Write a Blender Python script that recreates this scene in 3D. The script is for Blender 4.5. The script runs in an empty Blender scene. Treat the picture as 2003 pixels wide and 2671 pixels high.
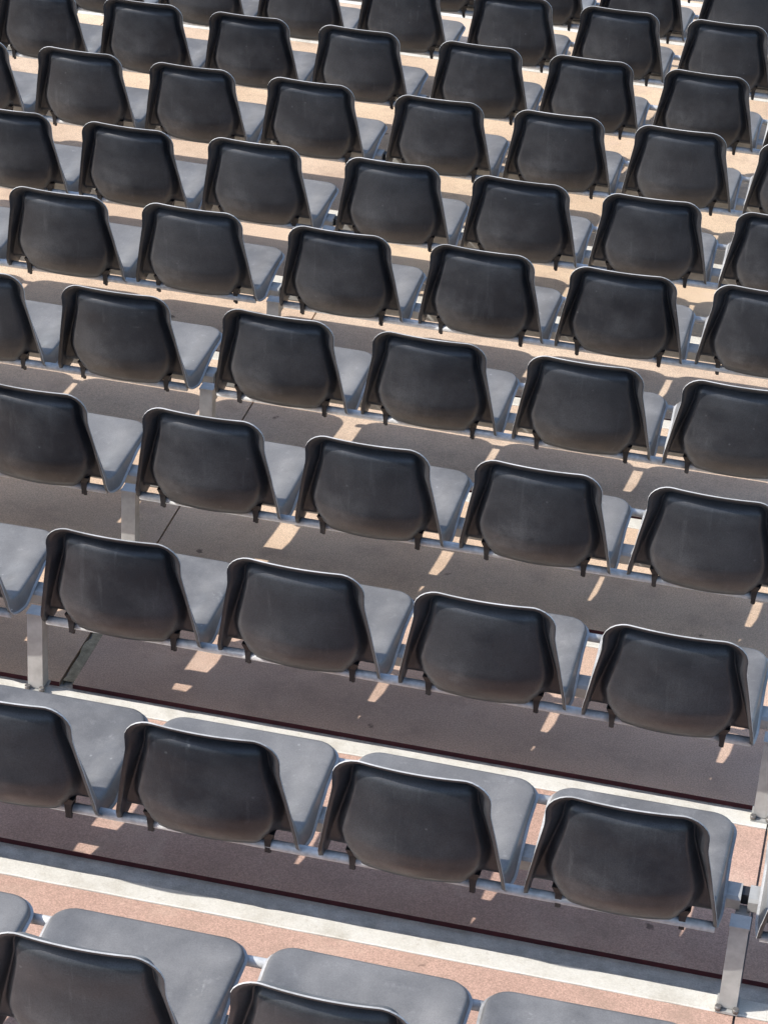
import bpy, math, random
import numpy as np
from mathutils import Vector, Matrix
random.seed(4)
C = bpy.context.scene.collection
SC = bpy.context.scene

# ------------------------------------------------------------------ camera, sky, sun, exposure
PITCH_Y = 0.8327          # depth of one terrace step
DROP = 0.0620            # height of one terrace step
SEAT = 0.5               # seat pitch
BAY = 4 * SEAT + 0.0470  # four seats and a post gap
yaw, pit, roll = 0.20464, 0.53537, 0.05532
camd = bpy.data.cameras.new('camera')
cam = bpy.data.objects.new('camera', camd)
C.objects.link(cam)
right = Vector((math.cos(yaw), math.sin(yaw), 0))
fwd0 = Vector((-math.sin(yaw), math.cos(yaw), 0))
up0 = Vector((0, 0, 1))
fwd = fwd0 * math.cos(pit) - up0 * math.sin(pit)
up = up0 * math.cos(pit) + fwd0 * math.sin(pit)
r3 = right * math.cos(roll) + up * math.sin(roll)
u3 = -right * math.sin(roll) + up * math.cos(roll)
M = Matrix((r3, u3, -fwd)).transposed().to_4x4()
M.translation = Vector((2.0216 - 0.182, -3.6890, 3.3534 + 0.70))
cam.matrix_world = M
camd.sensor_fit = 'VERTICAL'
camd.sensor_height = 36.0
camd.lens = 6550.0 / 2671.0 * 36.0
camd.clip_start = 0.1
camd.clip_end = 3000
SC.camera = cam

SUN_TO = Vector((-1.14, -0.435, 1.0)).normalized()
elev = math.asin(SUN_TO.z)
azim = math.atan2(SUN_TO.x, SUN_TO.y)
w = bpy.data.worlds.new('World')
SC.world = w
w.use_nodes = True
nt = w.node_tree
bg = nt.nodes['Background']
sky = nt.nodes.new('ShaderNodeTexSky')
sky.sky_type = 'NISHITA'
sky.sun_disc = False
sky.dust_density = 1.3
sky.sun_elevation = elev
sky.sun_rotation = azim
nt.links.new(sky.outputs[0], bg.inputs[0])
bg.inputs[1].default_value = 0.15
sund = bpy.data.lights.new('sun', 'SUN')
sund.energy = 3.25
sund.angle = math.radians(0.5)
sund.color = (1.0, 0.95, 0.88)
suno = bpy.data.objects.new('sun', sund)
C.objects.link(suno)
suno.rotation_euler = SUN_TO.to_track_quat('Z', 'Y').to_euler()
suno.location = (-6, -3, 9)
vs = SC.view_settings
vs.view_transform = 'Standard'
vs.look = 'None'
vs.gamma = 1.0
vs.use_curve_mapping = False
vs.exposure = 0.90

# ------------------------------------------------------------------ materials
def new_mat(name):
    m = bpy.data.materials.new(name)
    m.use_nodes = True
    t = m.node_tree
    return m, t, t.nodes['Principled BSDF']

def nd(t, kind, **kw):
    n = t.nodes.new(kind)
    for k, v in kw.items():
        if k.startswith('i_'):
            key = k[2:]
            n.inputs[int(key) if key.isdigit() else key].default_value = v
        else:
            setattr(n, k, v)
    return n

def noise(t, vec, scale, detail=4, rough=.55):
    n = nd(t, 'ShaderNodeTexNoise')
    n.inputs['Scale'].default_value = scale
    n.inputs['Detail'].default_value = detail
    n.inputs['Roughness'].default_value = rough
    t.links.new(vec, n.inputs['Vector'])
    return n.outputs['Fac']

def ramp(t, fac, stops):
    n = nd(t, 'ShaderNodeValToRGB')
    el = n.color_ramp.elements
    while len(el) < len(stops):
        el.new(0.5)
    for e, (p, c) in zip(el, stops):
        e.position = p
        e.color = (*c, 1) if len(c) == 3 else c
    t.links.new(fac, n.inputs[0])
    return n.outputs[0]

def mix(t, fac, a, b, mode='MIX'):
    n = nd(t, 'ShaderNodeMix', data_type='RGBA', blend_type=mode)
    for sock, v in ((n.inputs[0], fac), (n.inputs[6], a), (n.inputs[7], b)):
        if isinstance(v, (int, float)):
            sock.default_value = v
        elif isinstance(v, tuple):
            sock.default_value = (*v, 1)
        else:
            t.links.new(v, sock)
    return n.outputs[2]

def bump(t, b, h, strength, dist):
    n = nd(t, 'ShaderNodeBump')
    n.inputs['Strength'].default_value = strength
    n.inputs['Distance'].default_value = dist
    t.links.new(h, n.inputs['Height'])
    t.links.new(n.outputs[0], b.inputs['Normal'])

def world_pos(t):
    return nd(t, 'ShaderNodeNewGeometry').outputs['Position']

def g3(v):
    return (v, v, v)

def mat_coat():
    m, t, b = new_mat('salmon floor coating')
    P = world_pos(t)
    rnd = nd(t, 'ShaderNodeObjectInfo').outputs['Random']
    tint = ramp(t, rnd, [(0, (.95, .97, 1.0)), (.5, (1.0, 1.0, 1.0)), (1, (1.04, 1.05, .97))])
    slab = mix(t, 1.0, nd(t, 'ShaderNodeObjectInfo').outputs['Color'], tint, 'MULTIPLY')
    big = ramp(t, noise(t, P, 2.2, 5), [(.3, (.86, .84, .86)), (.7, (1.08, 1.10, 1.14))])
    c = mix(t, 1.0, slab, big, 'MULTIPLY')
    fine = ramp(t, noise(t, P, 230, 2, .75), [(.28, g3(.58)), (.72, g3(1.36))])
    c = mix(t, .85, c, fine, 'MULTIPLY')
    dirt = ramp(t, noise(t, P, 7, 8, .7), [(.50, g3(0)), (.75, g3(.62))])
    c = mix(t, dirt, c, (.30, .215, .165))
    pale = ramp(t, noise(t, P, 4.3, 7, .68), [(.55, g3(0)), (.72, g3(.5))])
    c = mix(t, pale, c, (.60, .45, .36))
    vo = nd(t, 'ShaderNodeTexVoronoi')
    vo.inputs['Scale'].default_value = 5.5
    nz = nd(t, 'ShaderNodeTexNoise')
    nz.inputs['Scale'].default_value = 60
    t.links.new(P, nz.inputs['Vector'])
    v2 = nd(t, 'ShaderNodeVectorMath', operation='MULTIPLY_ADD')
    t.links.new(nz.outputs['Color'], v2.inputs[0])
    v2.inputs[1].default_value = (.03, .03, .03)
    t.links.new(P, v2.inputs[2])
    t.links.new(v2.outputs[0], vo.inputs['Vector'])
    spot = ramp(t, vo.outputs['Distance'], [(.045, g3(.75)), (.075, g3(0))])
    c = mix(t, spot, c, (.10, .06, .045))
    t.links.new(c, b.inputs['Base Color'])
    b.inputs['Roughness'].default_value = .75
    bump(t, b, noise(t, P, 320, 2), .35, .002)
    return m

def mat_red():
    m, t, b = new_mat('dark red coating edge')
    c = ramp(t, noise(t, world_pos(t), 30, 4), [(.3, (.055, .010, .014)), (.7, (.10, .018, .022))])
    t.links.new(c, b.inputs['Base Color'])
    b.inputs['Roughness'].default_value = .7
    return m

def mat_concrete(name, a, c2, sc=14):
    m, t, b = new_mat(name)
    P = world_pos(t)
    c = ramp(t, noise(t, P, sc, 7, .68), [(.3, a), (.68, c2)])
    f = ramp(t, noise(t, P, 220, 2, .7), [(.25, g3(.75)), (.75, g3(1.2))])
    c = mix(t, .8, c, f, 'MULTIPLY')
    t.links.new(c, b.inputs['Base Color'])
    b.inputs['Roughness'].default_value = .9
    bump(t, b, noise(t, P, 150, 4), .5, .004)
    return m

def mat_white():
    m, t, b = new_mat('white nosing paint')
    P = world_pos(t)
    c = ramp(t, noise(t, P, 11, 7, .7), [(.28, (.46, .43, .37)), (.5, (.60, .58, .525)), (.75, (.68, .665, .62))])
    f = ramp(t, noise(t, P, 240, 2, .7), [(.25, g3(.82)), (.75, g3(1.12))])
    c = mix(t, .7, c, f, 'MULTIPLY')
    wear = ramp(t, noise(t, P, 34, 6, .75), [(.58, g3(0)), (.70, g3(.75))])
    c = mix(t, wear, c, (.42, .38, .32))
    t.links.new(c, b.inputs['Base Color'])
    b.inputs['Roughness'].default_value = .7
    bump(t, b, noise(t, P, 180, 3), .3, .002)
    return m

def mat_steel():
    m, t, b = new_mat('galvanised steel')
    P = world_pos(t)
    c = ramp(t, noise(t, P, 26, 5, .6), [(.3, (.30, .30, .288)), (.7, (.43, .43, .415))])
    t.links.new(c, b.inputs['Base Color'])
    b.inputs['Metallic'].default_value = .10
    r = ramp(t, noise(t, P, 50, 3), [(.3, g3(.38)), (.7, g3(.55))])
    t.links.new(r, b.inputs['Roughness'])
    return m

def mat_plain(name, col, rough, metal=0.0):
    m, t, b = new_mat(name)
    c = ramp(t, noise(t, world_pos(t), 60, 3), [(.3, tuple(v * .8 for v in col)), (.7, tuple(v * 1.2 for v in col))])
    t.links.new(c, b.inputs['Base Color'])
    b.inputs['Roughness'].default_value = rough
    b.inputs['Metallic'].default_value = metal
    return m

def mat_plastic(name, lo, hi, dusty, scratch, spec, scuff_sheen=0.0, grainy=.4):
    m, t, b = new_mat(name)
    tc = nd(t, 'ShaderNodeTexCoord')
    O = tc.outputs['Object']
    rnd = nd(t, 'ShaderNodeObjectInfo').outputs['Random']
    off = nd(t, 'ShaderNodeVectorMath', operation='MULTIPLY_ADD')
    cmb = nd(t, 'ShaderNodeCombineXYZ')
    for k in range(3):
        t.links.new(rnd, cmb.inputs[k])
    t.links.new(cmb.outputs[0], off.inputs[0])
    off.inputs[1].default_value = (37, 61, 23)
    t.links.new(O, off.inputs[2])
    V = off.outputs[0]
    base = ramp(t, rnd, [(0, lo), (1, hi)])
    dust = ramp(t, noise(t, V, 7, 6, .62), [(.40, g3(0)), (.72, g3(.8))])
    c = mix(t, dust, base, dusty)
    st = nd(t, 'ShaderNodeMapping')
    st.inputs['Scale'].default_value = (9, 9, 90)
    st.inputs['Rotation'].default_value = (.2, .9, .3)
    t.links.new(V, st.inputs['Vector'])
    scr = ramp(t, noise(t, st.outputs[0], 1.2, 5, .7), [(.66, g3(0)), (.74, g3(.35))])
    c = mix(t, scr, c, scratch)
    if scuff_sheen > 0:
        # pale patch low on the back: knee scuffs, with the sunlit smear painted in
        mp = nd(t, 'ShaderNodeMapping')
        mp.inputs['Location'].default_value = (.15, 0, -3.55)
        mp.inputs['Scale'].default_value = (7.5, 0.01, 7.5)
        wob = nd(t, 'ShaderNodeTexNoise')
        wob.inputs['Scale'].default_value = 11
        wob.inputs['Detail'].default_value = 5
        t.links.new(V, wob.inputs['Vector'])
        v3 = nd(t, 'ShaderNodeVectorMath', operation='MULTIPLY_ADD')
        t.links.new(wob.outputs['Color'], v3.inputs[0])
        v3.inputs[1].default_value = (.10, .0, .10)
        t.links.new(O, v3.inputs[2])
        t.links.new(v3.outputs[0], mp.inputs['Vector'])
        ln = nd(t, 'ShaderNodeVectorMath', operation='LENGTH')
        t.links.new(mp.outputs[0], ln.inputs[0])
        patch = ramp(t, ln.outputs['Value'], [(.0, g3(scuff_sheen)), (.75, g3(0))])
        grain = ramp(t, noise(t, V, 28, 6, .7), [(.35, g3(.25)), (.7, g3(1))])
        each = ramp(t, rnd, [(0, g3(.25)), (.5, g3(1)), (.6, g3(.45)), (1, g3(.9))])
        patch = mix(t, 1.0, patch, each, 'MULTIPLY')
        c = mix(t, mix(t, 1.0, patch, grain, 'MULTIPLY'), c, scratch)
    rn = nd(t, 'ShaderNodeMapping')
    rn.inputs['Scale'].default_value = (42, 42, 3.2)
    t.links.new(V, rn.inputs['Vector'])
    runs = ramp(t, noise(t, rn.outputs[0], 1.0, 4, .6), [(.60, g3(0)), (.76, g3(.22))])
    c = mix(t, runs, c, scratch)
    spl = nd(t, 'ShaderNodeTexVoronoi')
    spl.inputs['Scale'].default_value = 13
    t.links.new(V, spl.inputs['Vector'])
    c = mix(t, ramp(t, spl.outputs['Distance'], [(.03, g3(.4)), (.06, g3(0))]), c, scratch)
    fine = ramp(t, noise(t, V, 300, 2, .75), [(.28, g3(.62)), (.72, g3(1.36))])
    c = mix(t, grainy, c, fine, 'MULTIPLY')
    t.links.new(c, b.inputs['Base Color'])
    r = ramp(t, noise(t, V, 16, 4), [(.3, g3(.30)), (.7, g3(.48))])
    t.links.new(r, b.inputs['Roughness'])
    b.inputs['Specular IOR Level'].default_value = spec
    bump(t, b, noise(t, V, 330, 2), .12, .001)
    return m

COAT = mat_coat()
RED = mat_red()
CONC = mat_concrete('weathered grey concrete', (.36, .355, .335), (.60, .595, .565), 22)
MORT = mat_concrete('crumbled joint mortar', (.22, .19, .125), (.46, .39, .27), 45)
GROUND = mat_concrete('grey asphalt ground', (.045, .045, .047), (.07, .07, .07), 3)
WHITE = mat_white()
STEEL = mat_steel()
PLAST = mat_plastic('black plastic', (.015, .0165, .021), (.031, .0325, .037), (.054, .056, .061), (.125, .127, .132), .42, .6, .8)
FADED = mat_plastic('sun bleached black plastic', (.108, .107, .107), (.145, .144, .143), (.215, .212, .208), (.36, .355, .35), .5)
GLINT = mat_plastic('pale plastic edge glint', (.22, .22, .215), (.36, .36, .35), (.60, .59, .58), (.66, .66, .65), .5)  # rim lip coloured pale to paint in the glint along its glossy edge
ZINC = mat_plain('bright zinc tube', (.52, .53, .53), .36, .1)
BLACK = mat_plain('black moulded bracket', (.018, .017, .018), .5)
BOLT = mat_plain('dull bolt steel', (.22, .21, .20), .45, .6)

# ------------------------------------------------------------------ mesh helpers
class MB:
    def __init__(s):
        s.v, s.f, s.mi, s.sm = [], [], [], []
    def face(s, idx, mi=0, smooth=False):
        s.f.append(idx); s.mi.append(mi); s.sm.append(smooth)
    def box(s, x0, x1, y0, y1, z0, z1, mi=0, bev=0.0, faces_mi=None):
        if bev <= 0:
            b = len(s.v)
            s.v += [(x, y, z) for z in (z0, z1) for y in (y0, y1) for x in (x0, x1)]
            q = {'bottom': (0, 2, 3, 1), 'top': (4, 5, 7, 6), 'rear': (0, 1, 5, 4), 'front': (2, 6, 7, 3), 'left': (0, 4, 6, 2), 'right': (1, 3, 7, 5)}
            for k, ix in q.items():
                s.face([b + i for i in ix], (faces_mi or {}).get(k, mi))
        else:
            s.prism_x(x0, x1, [(y0 + bev, z0), (y1 - bev, z0), (y1, z0 + bev), (y1, z1 - bev), (y1 - bev, z1), (y0 + bev, z1), (y0, z1 - bev), (y0, z0 + bev)], mi)
    def prism_x(s, x0, x1, prof, mi=0, smooth=False):
        b = len(s.v); n = len(prof)
        s.v += [(x0, y, z) for y, z in prof] + [(x1, y, z) for y, z in prof]
        for i in range(n):
            j = (i + 1) % n
            s.face([b + i, b + j, b + n + j, b + n + i][::-1], mi, smooth)
        s.face([b + i for i in range(n)], mi)
        s.face([b + n + i for i in range(n)][::-1], mi)
    def tube_x(s, x0, x1, y, z, r, n=16, mi=0, hollow=True):
        prof = [(y + r * math.cos(2 * math.pi * k / n), z + r * math.sin(2 * math.pi * k / n)) for k in range(n)]
        s.prism_x(x0, x1, prof, mi, True)
    def cyl_z(s, x, y, z0, z1, r0, r1, n=10, mi=0):
        b = len(s.v)
        for z, r in ((z0, r0), (z1, r1)):
            s.v += [(x + r * math.cos(2 * math.pi * k / n), y + r * math.sin(2 * math.pi * k / n), z) for k in range(n)]
        for i in range(n):
            j = (i + 1) % n
            s.face([b + i, b + j, b + n + j, b + n + i], mi, True)
        s.face([b + i for i in range(n)][::-1], mi)
        s.face([b + n + i for i in range(n)], mi)
    def mesh(s, name, mats):
        me = bpy.data.meshes.new(name)
        me.from_pydata(s.v, [], s.f)
        for m in mats:
            me.materials.append(m)
        me.polygons.foreach_set('material_index', s.mi)
        me.polygons.foreach_set('use_smooth', s.sm)
        me.update()
        return me

def link(name, me, parent=None, loc=(0, 0, 0)):
    o = bpy.data.objects.new(name, me)
    C.objects.link(o)
    o.location = loc
    if parent is not None:
        o.parent = parent
    return o

def tag(o, label=None, cat=None, group=None, kind=None):
    for k, v in (('label', label), ('category', cat), ('group', group), ('kind', kind)):
        if v:
            o[k] = v
    return o

ORD = ['', 'first', 'second', 'third', 'fourth', 'fifth', 'sixth', 'seventh', 'eighth', 'ninth', 'tenth', 'eleventh', 'twelfth', 'thirteenth', 'fourteenth', 'fifteenth']
def row_words(k):
    return 'lowest row' if k == 0 else ORD[k + 1] + ' row from the bottom'

# row offsets of the built terrace (the steps are not perfectly even)
DY = {0: -.024, 1: -.004, 2: .015, 3: .005, 4: -.005, 6: -.029, 7: -.001, 8: .011, 9: .035}
NOSE = {0: 1.005, 1: .999}           # front edge of each step, from its seat rims
R0, R1 = -1, 13
def base(r):
    return Vector((0, r * PITCH_Y + DY.get(r, 0.0), -r * DROP))
def cx(i):
    return i * SEAT + math.floor(i / 4) * 0.0470
def post_x(b):
    return b * BAY - 0.2735

# ------------------------------------------------------------------ ground and terrace
GZ = base(R1)[2] - 1.2
g = MB()
g.box(-1500, 1500, -1500, 1500, GZ - .5, GZ)
tag(link('ground', g.mesh('ground', [GROUND])), 'flat grey ground around the grandstand', kind='structure')

XL, XR = -2 * BAY + post_x(0) + .05, 2 * BAY + post_x(0) + .05
FLOOR = 0.02             # tread level above the seat origin
def nose(r):
    return r * PITCH_Y + NOSE.get(r, .987)
for r in range(R0, R1 + 1):
    o = base(r) + Vector((0, 0, FLOOR))
    yn = nose(r)                                         # front edge of this step
    yb = nose(r - 1)                                     # front edge of the step above
    red = r * PITCH_Y + {1: .324}.get(r, .286)
    mb = MB()
    mb.box(XL, XR, yb - .03, yn - .006, GZ - .1, o[2] - .017)
    st = link('terrace_step', mb.mesh('terrace_step', [CONC]))
    tag(st, 'concrete grandstand step under the ' + (row_words(r) if r >= 0 else 'space below the lowest row') + ' of seats', kind='structure')
    for b in range(-2, 2):
        x0 = post_x(b) + .020 + .003
        x1 = post_x(b + 1) + .020 - .003
        m = MB()
        xa = x0 + (.034 if (r == 2 and b == 0) else 0)
        m.box(xa, x1, red, yn - .060, o[2] - .015, o[2], 0, 0, {'rear': 1})
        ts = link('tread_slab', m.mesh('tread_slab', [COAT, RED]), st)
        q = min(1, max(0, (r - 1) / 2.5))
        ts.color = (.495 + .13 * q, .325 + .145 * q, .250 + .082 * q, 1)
        if r == 2 and b == 0:
            m = MB()
            n = 14
            ys = np.linspace(red + .01, red + .45, n)
            rng = random.Random(3)
            L = [x0 + rng.uniform(-.002, .008) for _ in ys]
            Rr = [xa - .001 for _ in ys]
            zt = [o[2] + .001 + rng.uniform(-.004, .003) for _ in ys]
            for k in range(n):
                m.v += [(L[k], ys[k], o[2] - .021), (L[k], ys[k], zt[k]), (Rr[k], ys[k], zt[k] - .002), (Rr[k], ys[k], o[2] - .021)]
            for k in range(n - 1):
                a, c = 4 * k, 4 * k + 4
                for q in range(3):
                    m.face([a + q, c + q, c + q + 1, a + q + 1][::-1])
            link('joint_mortar', m.mesh('joint_mortar', [MORT]), st)
        m = MB()
        # a worn strip: its edges wander a little and are chipped here and there
        rng = random.Random(100 + 10 * r + b)
        xs = np.linspace(post_x(b) + .022, post_x(b + 1) + .018, 64)
        wn = wf = 0.0
        for k, x in enumerate(xs):
            wn = .7 * wn + rng.uniform(-.0009, .0009)
            wf = .7 * wf + rng.uniform(-.0007, .0007)
            chip = rng.uniform(.003, .007) if rng.random() < .04 else 0
            y0, y1 = yn - .058 + wn, yn + .004 + wf - chip
            z0, z1 = o[2] - .032, o[2] + .003
            m.v += [(x, y0, z0), (x, y1, z0), (x, y1, z1 - .005), (x, y1 - .004, z1), (x, y0 + .003, z1), (x, y0, z1 - .002)]
        for k in range(len(xs) - 1):
            for q in range(6):
                j = (q + 1) % 6
                m.face([6 * k + q, 6 * k + j, 6 * k + 6 + j, 6 * k + 6 + q][::-1])
        m.face(list(range(6))); m.face([6 * (len(xs) - 1) + q for q in range(6)][::-1])
        link('nosing_strip', m.mesh('nosing_strip', [WHITE]), st)

# ------------------------------------------------------------------ seat shell
def catmull(pts, n):
    P = np.array(pts, float)
    P = np.vstack([2 * P[0] - P[1], P, 2 * P[-1] - P[-2]])
    out = []
    for k in range(1, len(P) - 2):
        for t in np.linspace(0, 1, 24, endpoint=False):
            a, b, c, d = P[k - 1], P[k], P[k + 1], P[k + 2]
            out.append(.5 * ((2 * b) + (c - a) * t + (2 * a - 5 * b + 4 * c - d) * t * t + (3 * b - a - 3 * c + d) * t ** 3))
    out.append(P[-2])
    return np.array(out)

PROF = catmull([(.044, .680), (.056, .615), (.070, .55), (.085, .48), (.095, .43), (.109, .390), (.160, .373), (.26, .375), (.41, .384), (.484, .386)], 24)
SEG = np.r_[0, np.cumsum(np.hypot(*np.diff(PROF, axis=0).T))]
LEN = SEG[-1]
def prof(s):
    y = np.interp(s, SEG, PROF[:, 0]); z = np.interp(s, SEG, PROF[:, 1])
    e = .006
    ty = np.interp(s + e, SEG, PROF[:, 0]) - np.interp(s - e, SEG, PROF[:, 0])
    tz = np.interp(s + e, SEG, PROF[:, 1]) - np.interp(s - e, SEG, PROF[:, 1])
    l = math.hypot(ty, tz)
    return y, z, ty / l, tz / l
SB = .285        # arc length where the back turns into the seat
def sst(a, b, x):
    t = min(1, max(0, (x - a) / (b - a)))
    return t * t * (3 - 2 * t)
def halfw(s):
    w0 = np.interp(s, [0, .06, .16, SB, .36, LEN], [.1445, .150, .176, .206, .209, .217])
    ra, rb = .022, .048
    if s < ra:
        w0 -= ra - math.sqrt(max(0, ra * ra - (ra - s) ** 2))
    if LEN - s < rb:
        q = LEN - s
        w0 -= rb - math.sqrt(max(0, rb * rb - (rb - q) ** 2))
    return float(w0)
def bulge(u, s):
    b0 = np.interp(s, [0, .006, .014, .04, .10, .16, .21, .26, .30, .35, .42, .54, LEN],
                   [0, .016, .029, .036, .043, .055, .067, .064, .050, .033, .024, .020, 0])
    a = abs(u)
    k = sst(.31, .40, s)
    edge = .985 * math.sqrt(max(.12, 1 - max(0, (s - .185) / .195) ** 2))       # the panel is egg shaped below
    wid = np.interp(s, [0, .1, .2, .30], [.07, .085, .12, .26])
    e0 = (edge - wid) * (1 - k) + .60 * k
    e1 = edge * (1 - k) + .97 * k
    c = np.interp(s, [0, .10, .27, .38], [.34, .42, .70, .4])
    return float(b0 * (1 - sst(e0, e1, a)) * (1 - c * a * a))
def flange_depth(s):
    return float(np.interp(s, [0, .10, .19, SB - .018, SB + .02, .38, .45, .54, LEN],
                           [.037, .038, .038, .036, .040, .050, .034, .019, .015]))
def flare(s):
    return float(np.interp(s, [0, .03, .12, .2, SB, .4, LEN], [1.1, .85, .58, .34, .14, .24, .30]))

def build_shell():
    nu = 45
    ss = np.unique(np.round(np.concatenate([LEN * .0 + .030 * (1 - np.cos(np.linspace(0, math.pi / 2, 8))), np.linspace(.030, LEN - .048, 46), LEN - .048 * (1 - np.cos(np.linspace(0, math.pi / 2, 8)))]), 6))
    ss[np.argmin(abs(ss - SB))] = SB
    ns = len(ss)
    us = np.sin(np.linspace(-1, 1, nu) * math.pi / 2 * .62) / math.sin(math.pi / 2 * .62)
    V, S, F = [], [], []
    for s in ss:
        y, z, ty, tz = prof(s)
        n = (tz, -ty)                         # rearward / downward normal
        hw = halfw(s)
        for u in us:
            b = bulge(u, s)
            hol = .010 * (1 - u * u) * max(0, 1 - s / .25)
            V.append((u * hw, y + n[0] * b - hol, z + n[1] * b)); S.append(s)
    for a in range(ns - 1):
        for c in range(nu - 1):
            F.append((a * nu + c, a * nu + c + 1, (a + 1) * nu + c + 1, (a + 1) * nu + c))
    loop = [c for c in range(nu)] + [a * nu + nu - 1 for a in range(1, ns)] + [(ns - 1) * nu + c for c in range(nu - 2, -1, -1)] + [a * nu for a in range(ns - 2, 0, -1)]
    XS = np.array([(V[i][0], S[i]) for i in loop])
    n_l = len(loop)
    T2 = np.roll(XS, -1, 0) - np.roll(XS, 1, 0)
    N2 = np.c_[-T2[:, 1], T2[:, 0]]
    N2 /= np.linalg.norm(N2, axis=1)[:, None] + 1e-12
    if np.mean(N2[:, 0] * XS[:, 0]) < 0:
        N2 = -N2
    for _ in range(2):
        N2 = (np.roll(N2, 1, 0) + 2 * N2 + np.roll(N2, -1, 0)); N2 /= np.linalg.norm(N2, axis=1)[:, None]
    rings = [loop]
    rf = .010
    for step in range(8):
        ring = []
        for q, i in enumerate(loop):
            s = S[i]
            y, z, ty, tz = prof(s)
            n = np.array((0, tz, -ty)); T = np.array((0, ty, tz))
            o = N2[q, 0] * np.array((1, 0, 0)) + N2[q, 1] * T
            d = flange_depth(s)
            p = np.array(V[i])
            if step < 3:
                a = (step + 1) * math.pi / 6 * .9
                p = p + o * rf * math.sin(a) + n * rf * (1 - math.cos(a))
            else:
                f = min(1, (step - 2) / 4) * (d - rf)
                p = p + o * (rf + f * flare(s)) + n * (rf + f)
                if step == 7:
                    p = p + o * .0065 + n * .0010
            ring.append(len(V)); V.append(tuple(p)); S.append(s)
        rings.append(ring)
        for q in range(n_l):
            j = (q + 1) % n_l
            F.append((rings[-2][q], rings[-1][q], rings[-1][j], rings[-2][j]))
    V = np.array(V); S = np.array(S)
    # consistent orientation: grid faces as built; flip flange to agree
    def vn(F):
        N = np.zeros_like(V)
        for f in F:
            a, b, c, d = (V[k] for k in f)
            nn = np.cross(c - a, d - b)
            for k in f:
                N[k] += nn
        return N / (np.linalg.norm(N, axis=1)[:, None] + 1e-12)
    # check direction of a grid face and a flange face sharing an edge
    g0 = F[0]
    shared = [f for f in F[(ns - 1) * (nu - 1):] if g0[0] in f and g0[1] in f][0]
    def has(f, a, b):
        return any(f[k] == a and f[(k + 1) % 4] == b for k in range(4))
    same = has(g0, g0[0], g0[1]) and has(shared, g0[0], g0[1])
    ng = (ns - 1) * (nu - 1)
    if same:
        F = F[:ng] + [f[::-1] for f in F[ng:]]
    N = vn(F)
    mid = (ns // 4) * nu + nu // 2
    if N[mid][1] < 0:              # make N point to the sitter's side
        F = [f[::-1] for f in F]; N = -N
    th = .0038
    VI = V - N * th                # rear / underside surface
    nv = len(V)
    return V, VI, N, S, F, rings[-1], nv

SV, SVI, SN, SS, SF, SRIM, SNV = build_shell()

RIMSET = set(SRIM)
def shell_part(name, keep):
    faces, norms, mats = [], [], []
    for f in SF:
        s = np.mean([SS[k] for k in f])
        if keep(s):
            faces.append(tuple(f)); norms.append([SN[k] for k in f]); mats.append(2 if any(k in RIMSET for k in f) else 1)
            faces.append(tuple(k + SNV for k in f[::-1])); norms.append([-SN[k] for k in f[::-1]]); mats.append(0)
    P = np.vstack([SV, SVI])
    n_l = len(SRIM)
    cen = SV.mean(0)
    for q in range(n_l):
        a, b = SRIM[q], SRIM[(q + 1) % n_l]
        if keep((SS[a] + SS[b]) / 2):
            f = (a, b, b + SNV, a + SNV)
            nn = np.cross(P[f[2]] - P[f[0]], P[f[3]] - P[f[1]])
            nn /= np.linalg.norm(nn) + 1e-12
            # rim faces away from the shell surface: along flange direction
            s = SS[a]
            y, z, ty, tz = prof(s)
            if nn @ np.array((0, tz, -ty)) < 0:
                f = f[::-1]; nn = -nn
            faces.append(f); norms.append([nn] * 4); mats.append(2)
    used = sorted({k for f in faces for k in f})
    mp = {k: i for i, k in enumerate(used)}
    me = bpy.data.meshes.new(name)
    me.from_pydata([tuple(P[k]) for k in used], [], [tuple(mp[k] for k in f) for f in faces])
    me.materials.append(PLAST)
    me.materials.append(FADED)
    me.materials.append(GLINT)
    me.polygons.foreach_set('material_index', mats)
    me.polygons.foreach_set('use_smooth', [True] * len(faces))
    me.update()
    me.normals_split_custom_set([tuple(v) for nl in norms for v in nl])
    return me

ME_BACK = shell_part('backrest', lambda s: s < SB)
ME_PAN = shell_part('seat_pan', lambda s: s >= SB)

TUBE_Y, TUBE_Z, TUBE_R = .100, .348, .0130
def foot_mesh():
    m = MB()
    z1, z0 = .392, TUBE_Z - .004
    b = len(m.v)
    for z, hx, y0, y1 in ((z1, .017, TUBE_Y - .022, TUBE_Y + .030), ((z1 + z0) / 2 + .005, .009, TUBE_Y - .018, TUBE_Y + .020), (z0, .0065, TUBE_Y - .017, TUBE_Y + .017)):
        m.v += [(-hx, y0, z), (hx, y0, z), (hx, y1, z), (-hx, y1, z)]
    for k in range(2):
        a, c = b + 4 * k, b + 4 * k + 4
        for q in range(4):
            j = (q + 1) % 4
            m.face([a + q, c + q, c + j, a + j][::-1][::-1])
    m.face([b, b + 1, b + 2, b + 3]); m.face([b + 11, b + 10, b + 9, b + 8])
    m.box(-.0065, .0065, TUBE_Y - .017, TUBE_Y + .017, TUBE_Z - .016, TUBE_Z - .0045)
    m.cyl_z(0, TUBE_Y, TUBE_Z - .026, TUBE_Z - .0165, .006, .006, 8)
    me = m.mesh('mounting_foot', [BLACK])
    return me
ME_FOOT = foot_mesh()

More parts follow.
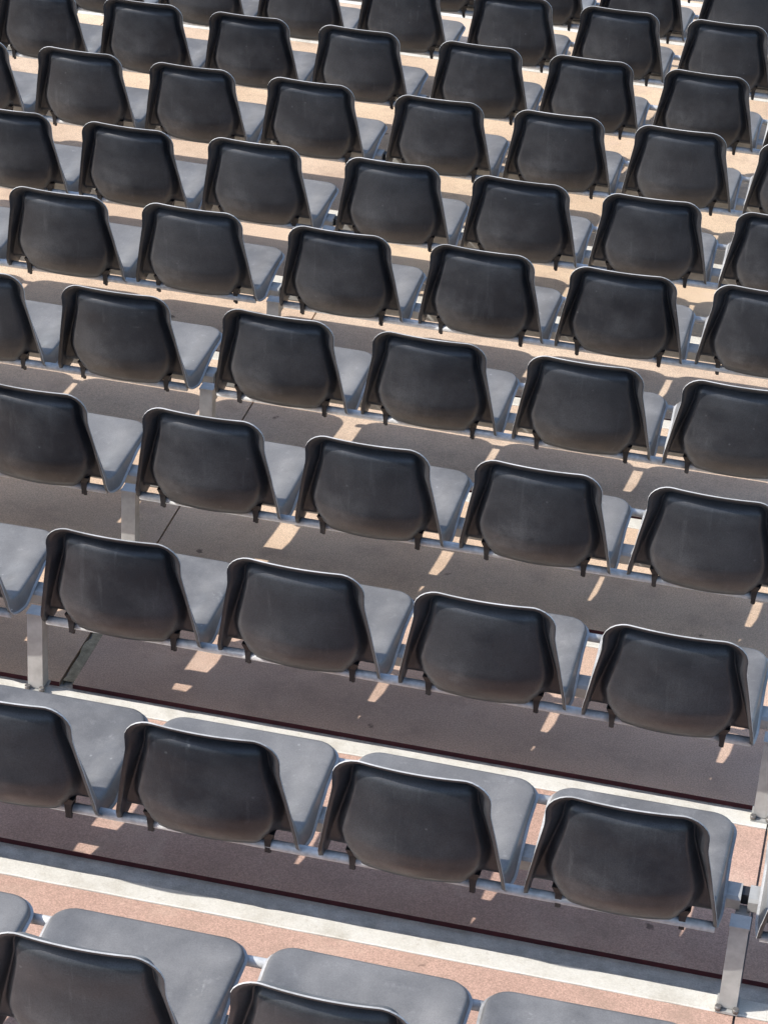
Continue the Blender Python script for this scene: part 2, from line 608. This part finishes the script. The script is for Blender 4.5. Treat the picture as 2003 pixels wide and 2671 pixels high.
from bpy_extras.object_utils import world_to_camera_view
SC.render.resolution_x, SC.render.resolution_y = 767, 1024
bpy.context.view_layer.update()
def in_view(pts, margin=0.0):
    for p in pts:
        c = world_to_camera_view(SC, cam, Vector(p))
        if -margin < c.x < 1 + margin and -margin < c.y < 1 + margin:
            return True
    return False
def seat_pts(r, i):
    o = base(r) + Vector((cx(i), 0, 0))
    return [o + Vector(q) for q in ((-.165, 0, .69), (.165, 0, .69), (0, 0, .70), (-.22, .07, .37), (.22, .07, .37), (0, .05, .37), (-.23, .43, .345), (.23, .43, .345), (.0, .44, .345), (.19, .02, .55), (-.19, .02, .55))]

seat0 = None
N_SEAT = 0
USED = {}
TOP = 0
for r in range(0, R1 + 1):
    vis = [i for i in range(-9, 10) if in_view(seat_pts(r, i))]
    if vis:
        USED[r] = vis
for r, vis in USED.items():
    lo, hi = min(vis), max(vis)
    todo = list(range(lo - 1, hi + 1))
    for i in todo:
        if seat0 is None:
            t = bpy.data.objects.new('stadium_seat', None)
            C.objects.link(t)
            t.empty_display_size = .1
            link('backrest', ME_BACK, t)
            link('seat_pan', ME_PAN, t)
            for sx in (-.146, .146):
                link('mounting_foot', ME_FOOT, t, (sx, 0, 0))
            seat0 = t
        else:
            t = seat0.copy(); C.objects.link(t)
            for ch in seat0.children:
                c = ch.copy(); C.objects.link(c); c.parent = t
        t.location = base(r) + Vector((cx(i) + random.uniform(-.004, .004), random.uniform(-.004, .004), 0))
        t.rotation_euler = (random.uniform(-.012, .012), random.uniform(-.006, .006), random.uniform(-.016, .016))
        if i in vis:
            k = vis.index(i)
            pos = 'leftmost' if k == 0 else ('rightmost' if k == len(vis) - 1 else ORD[k + 1] + ' from left')
            lab = 'black plastic stadium seat, %s in the %s' % (pos, row_words(r))
        else:
            lab = 'black stadium seat just past the left edge of the photo, ' + row_words(r)
        tag(t, lab, 'stadium seat', 'black stadium seats in rows on the terrace')

# ------------------------------------------------------------------ steel frames, one per bay of four seats
def frame_meshes():
    L = BAY
    out = {}
    m = MB(); m.box(.009, L - .009, .245, .311, .290, .330, 0, .007); out['box_beam'] = m.mesh('box_beam', [STEEL])
    m = MB(); m.tube_x(.050, L - .055, TUBE_Y, TUBE_Z, TUBE_R); out['rear_tube'] = m.mesh('rear_tube', [ZINC])
    m = MB(); m.tube_x(.050, L - .055, .466, .348, .0125); out['front_tube'] = m.mesh('front_tube', [ZINC])
    m = MB()
    m.prism_x(-.016, .016, [(.270, .296), (.304, .296), (.304, .324), (.270, .324)])
    out['joint_sleeve'] = m.mesh('joint_sleeve', [BLACK])
    m = MB()
    m.prism_x(-.022, .022, [(.124, .094), (.170, .094), (.176, .330), (.132, .330)])
    m.prism_x(-.024, .024, [(.130, .3305), (.178, .3305), (.178, .336), (.130, .336)])
    m.prism_x(-.017, .017, [(.1765, .268), (.275, .268), (.275, .2885), (.1765, .2885)])
    out['support_post'] = m.mesh('support_post', [STEEL])
    m = MB(); m.box(-.027, .027, .112, .176, .0855, .0915); out['base_plate'] = m.mesh('base_plate', [STEEL])
    m = MB(); m.cyl_z(0, 0, 0, .012, .008, .008, 6); out['bolt'] = m.mesh('bolt', [BOLT])
    m = MB()
    y0, y1 = TUBE_Y, .466
    m.prism_x(-.014, .014, [(y0, TUBE_Z - .006), (.258, .322), (.258, .316), (y0, TUBE_Z - .012)][::-1])
    m.prism_x(-.014, .014, [(.316, .322), (y1, .345), (y1, .339), (.316, .316)][::-1])
    out['cross_arm'] = m.mesh('cross_arm', [STEEL])
    return out
FM = frame_meshes()
frame0 = None
for r, vis in USED.items():
    bays = sorted({math.floor(i / 4) for i in range(min(vis) - 1, max(vis) + 1)})
    if post_x(max(bays) + 1) < cx(max(vis)) + .9:
        bays.append(max(bays) + 1)
    bays = [b for b in bays if b >= -2 and b <= 1]
    for k, b in enumerate(bays):
        if frame0 is None:
            t = bpy.data.objects.new('seat_frame', None)
            C.objects.link(t); t.empty_display_size = .1
            for nm in ('box_beam', 'rear_tube', 'front_tube', 'joint_sleeve'):
                link(nm, FM[nm], t)
            for x in (.7735, 1.2735):
                link('cross_arm', FM['cross_arm'], t, (x, 0, 0))
            p = link('support_post', FM['support_post'], t)
            link('base_plate', FM['base_plate'], p)
            for x in (-.028, .028):
                link('bolt', FM['bolt'], p, (x * .75, .117, .0915))
            frame0 = t
        else:
            t = frame0.copy(); C.objects.link(t)
            for ch in frame0.children:
                c = ch.copy(); C.objects.link(c); c.parent = t
                for gc in ch.children:
                    d = gc.copy(); C.objects.link(d); d.parent = c
        t.location = base(r) + Vector((post_x(b), 0, 0))
        pos = {-2: 'far left', -1: 'left', 0: 'middle', 1: 'right'}[b]
        tag(t, 'steel frame under the %s bay of seats, %s' % (pos, row_words(r)), 'seat frame', 'steel frames under the seat rows')
print('SEATS', {r: (min(v), max(v)) for r, v in USED.items()})
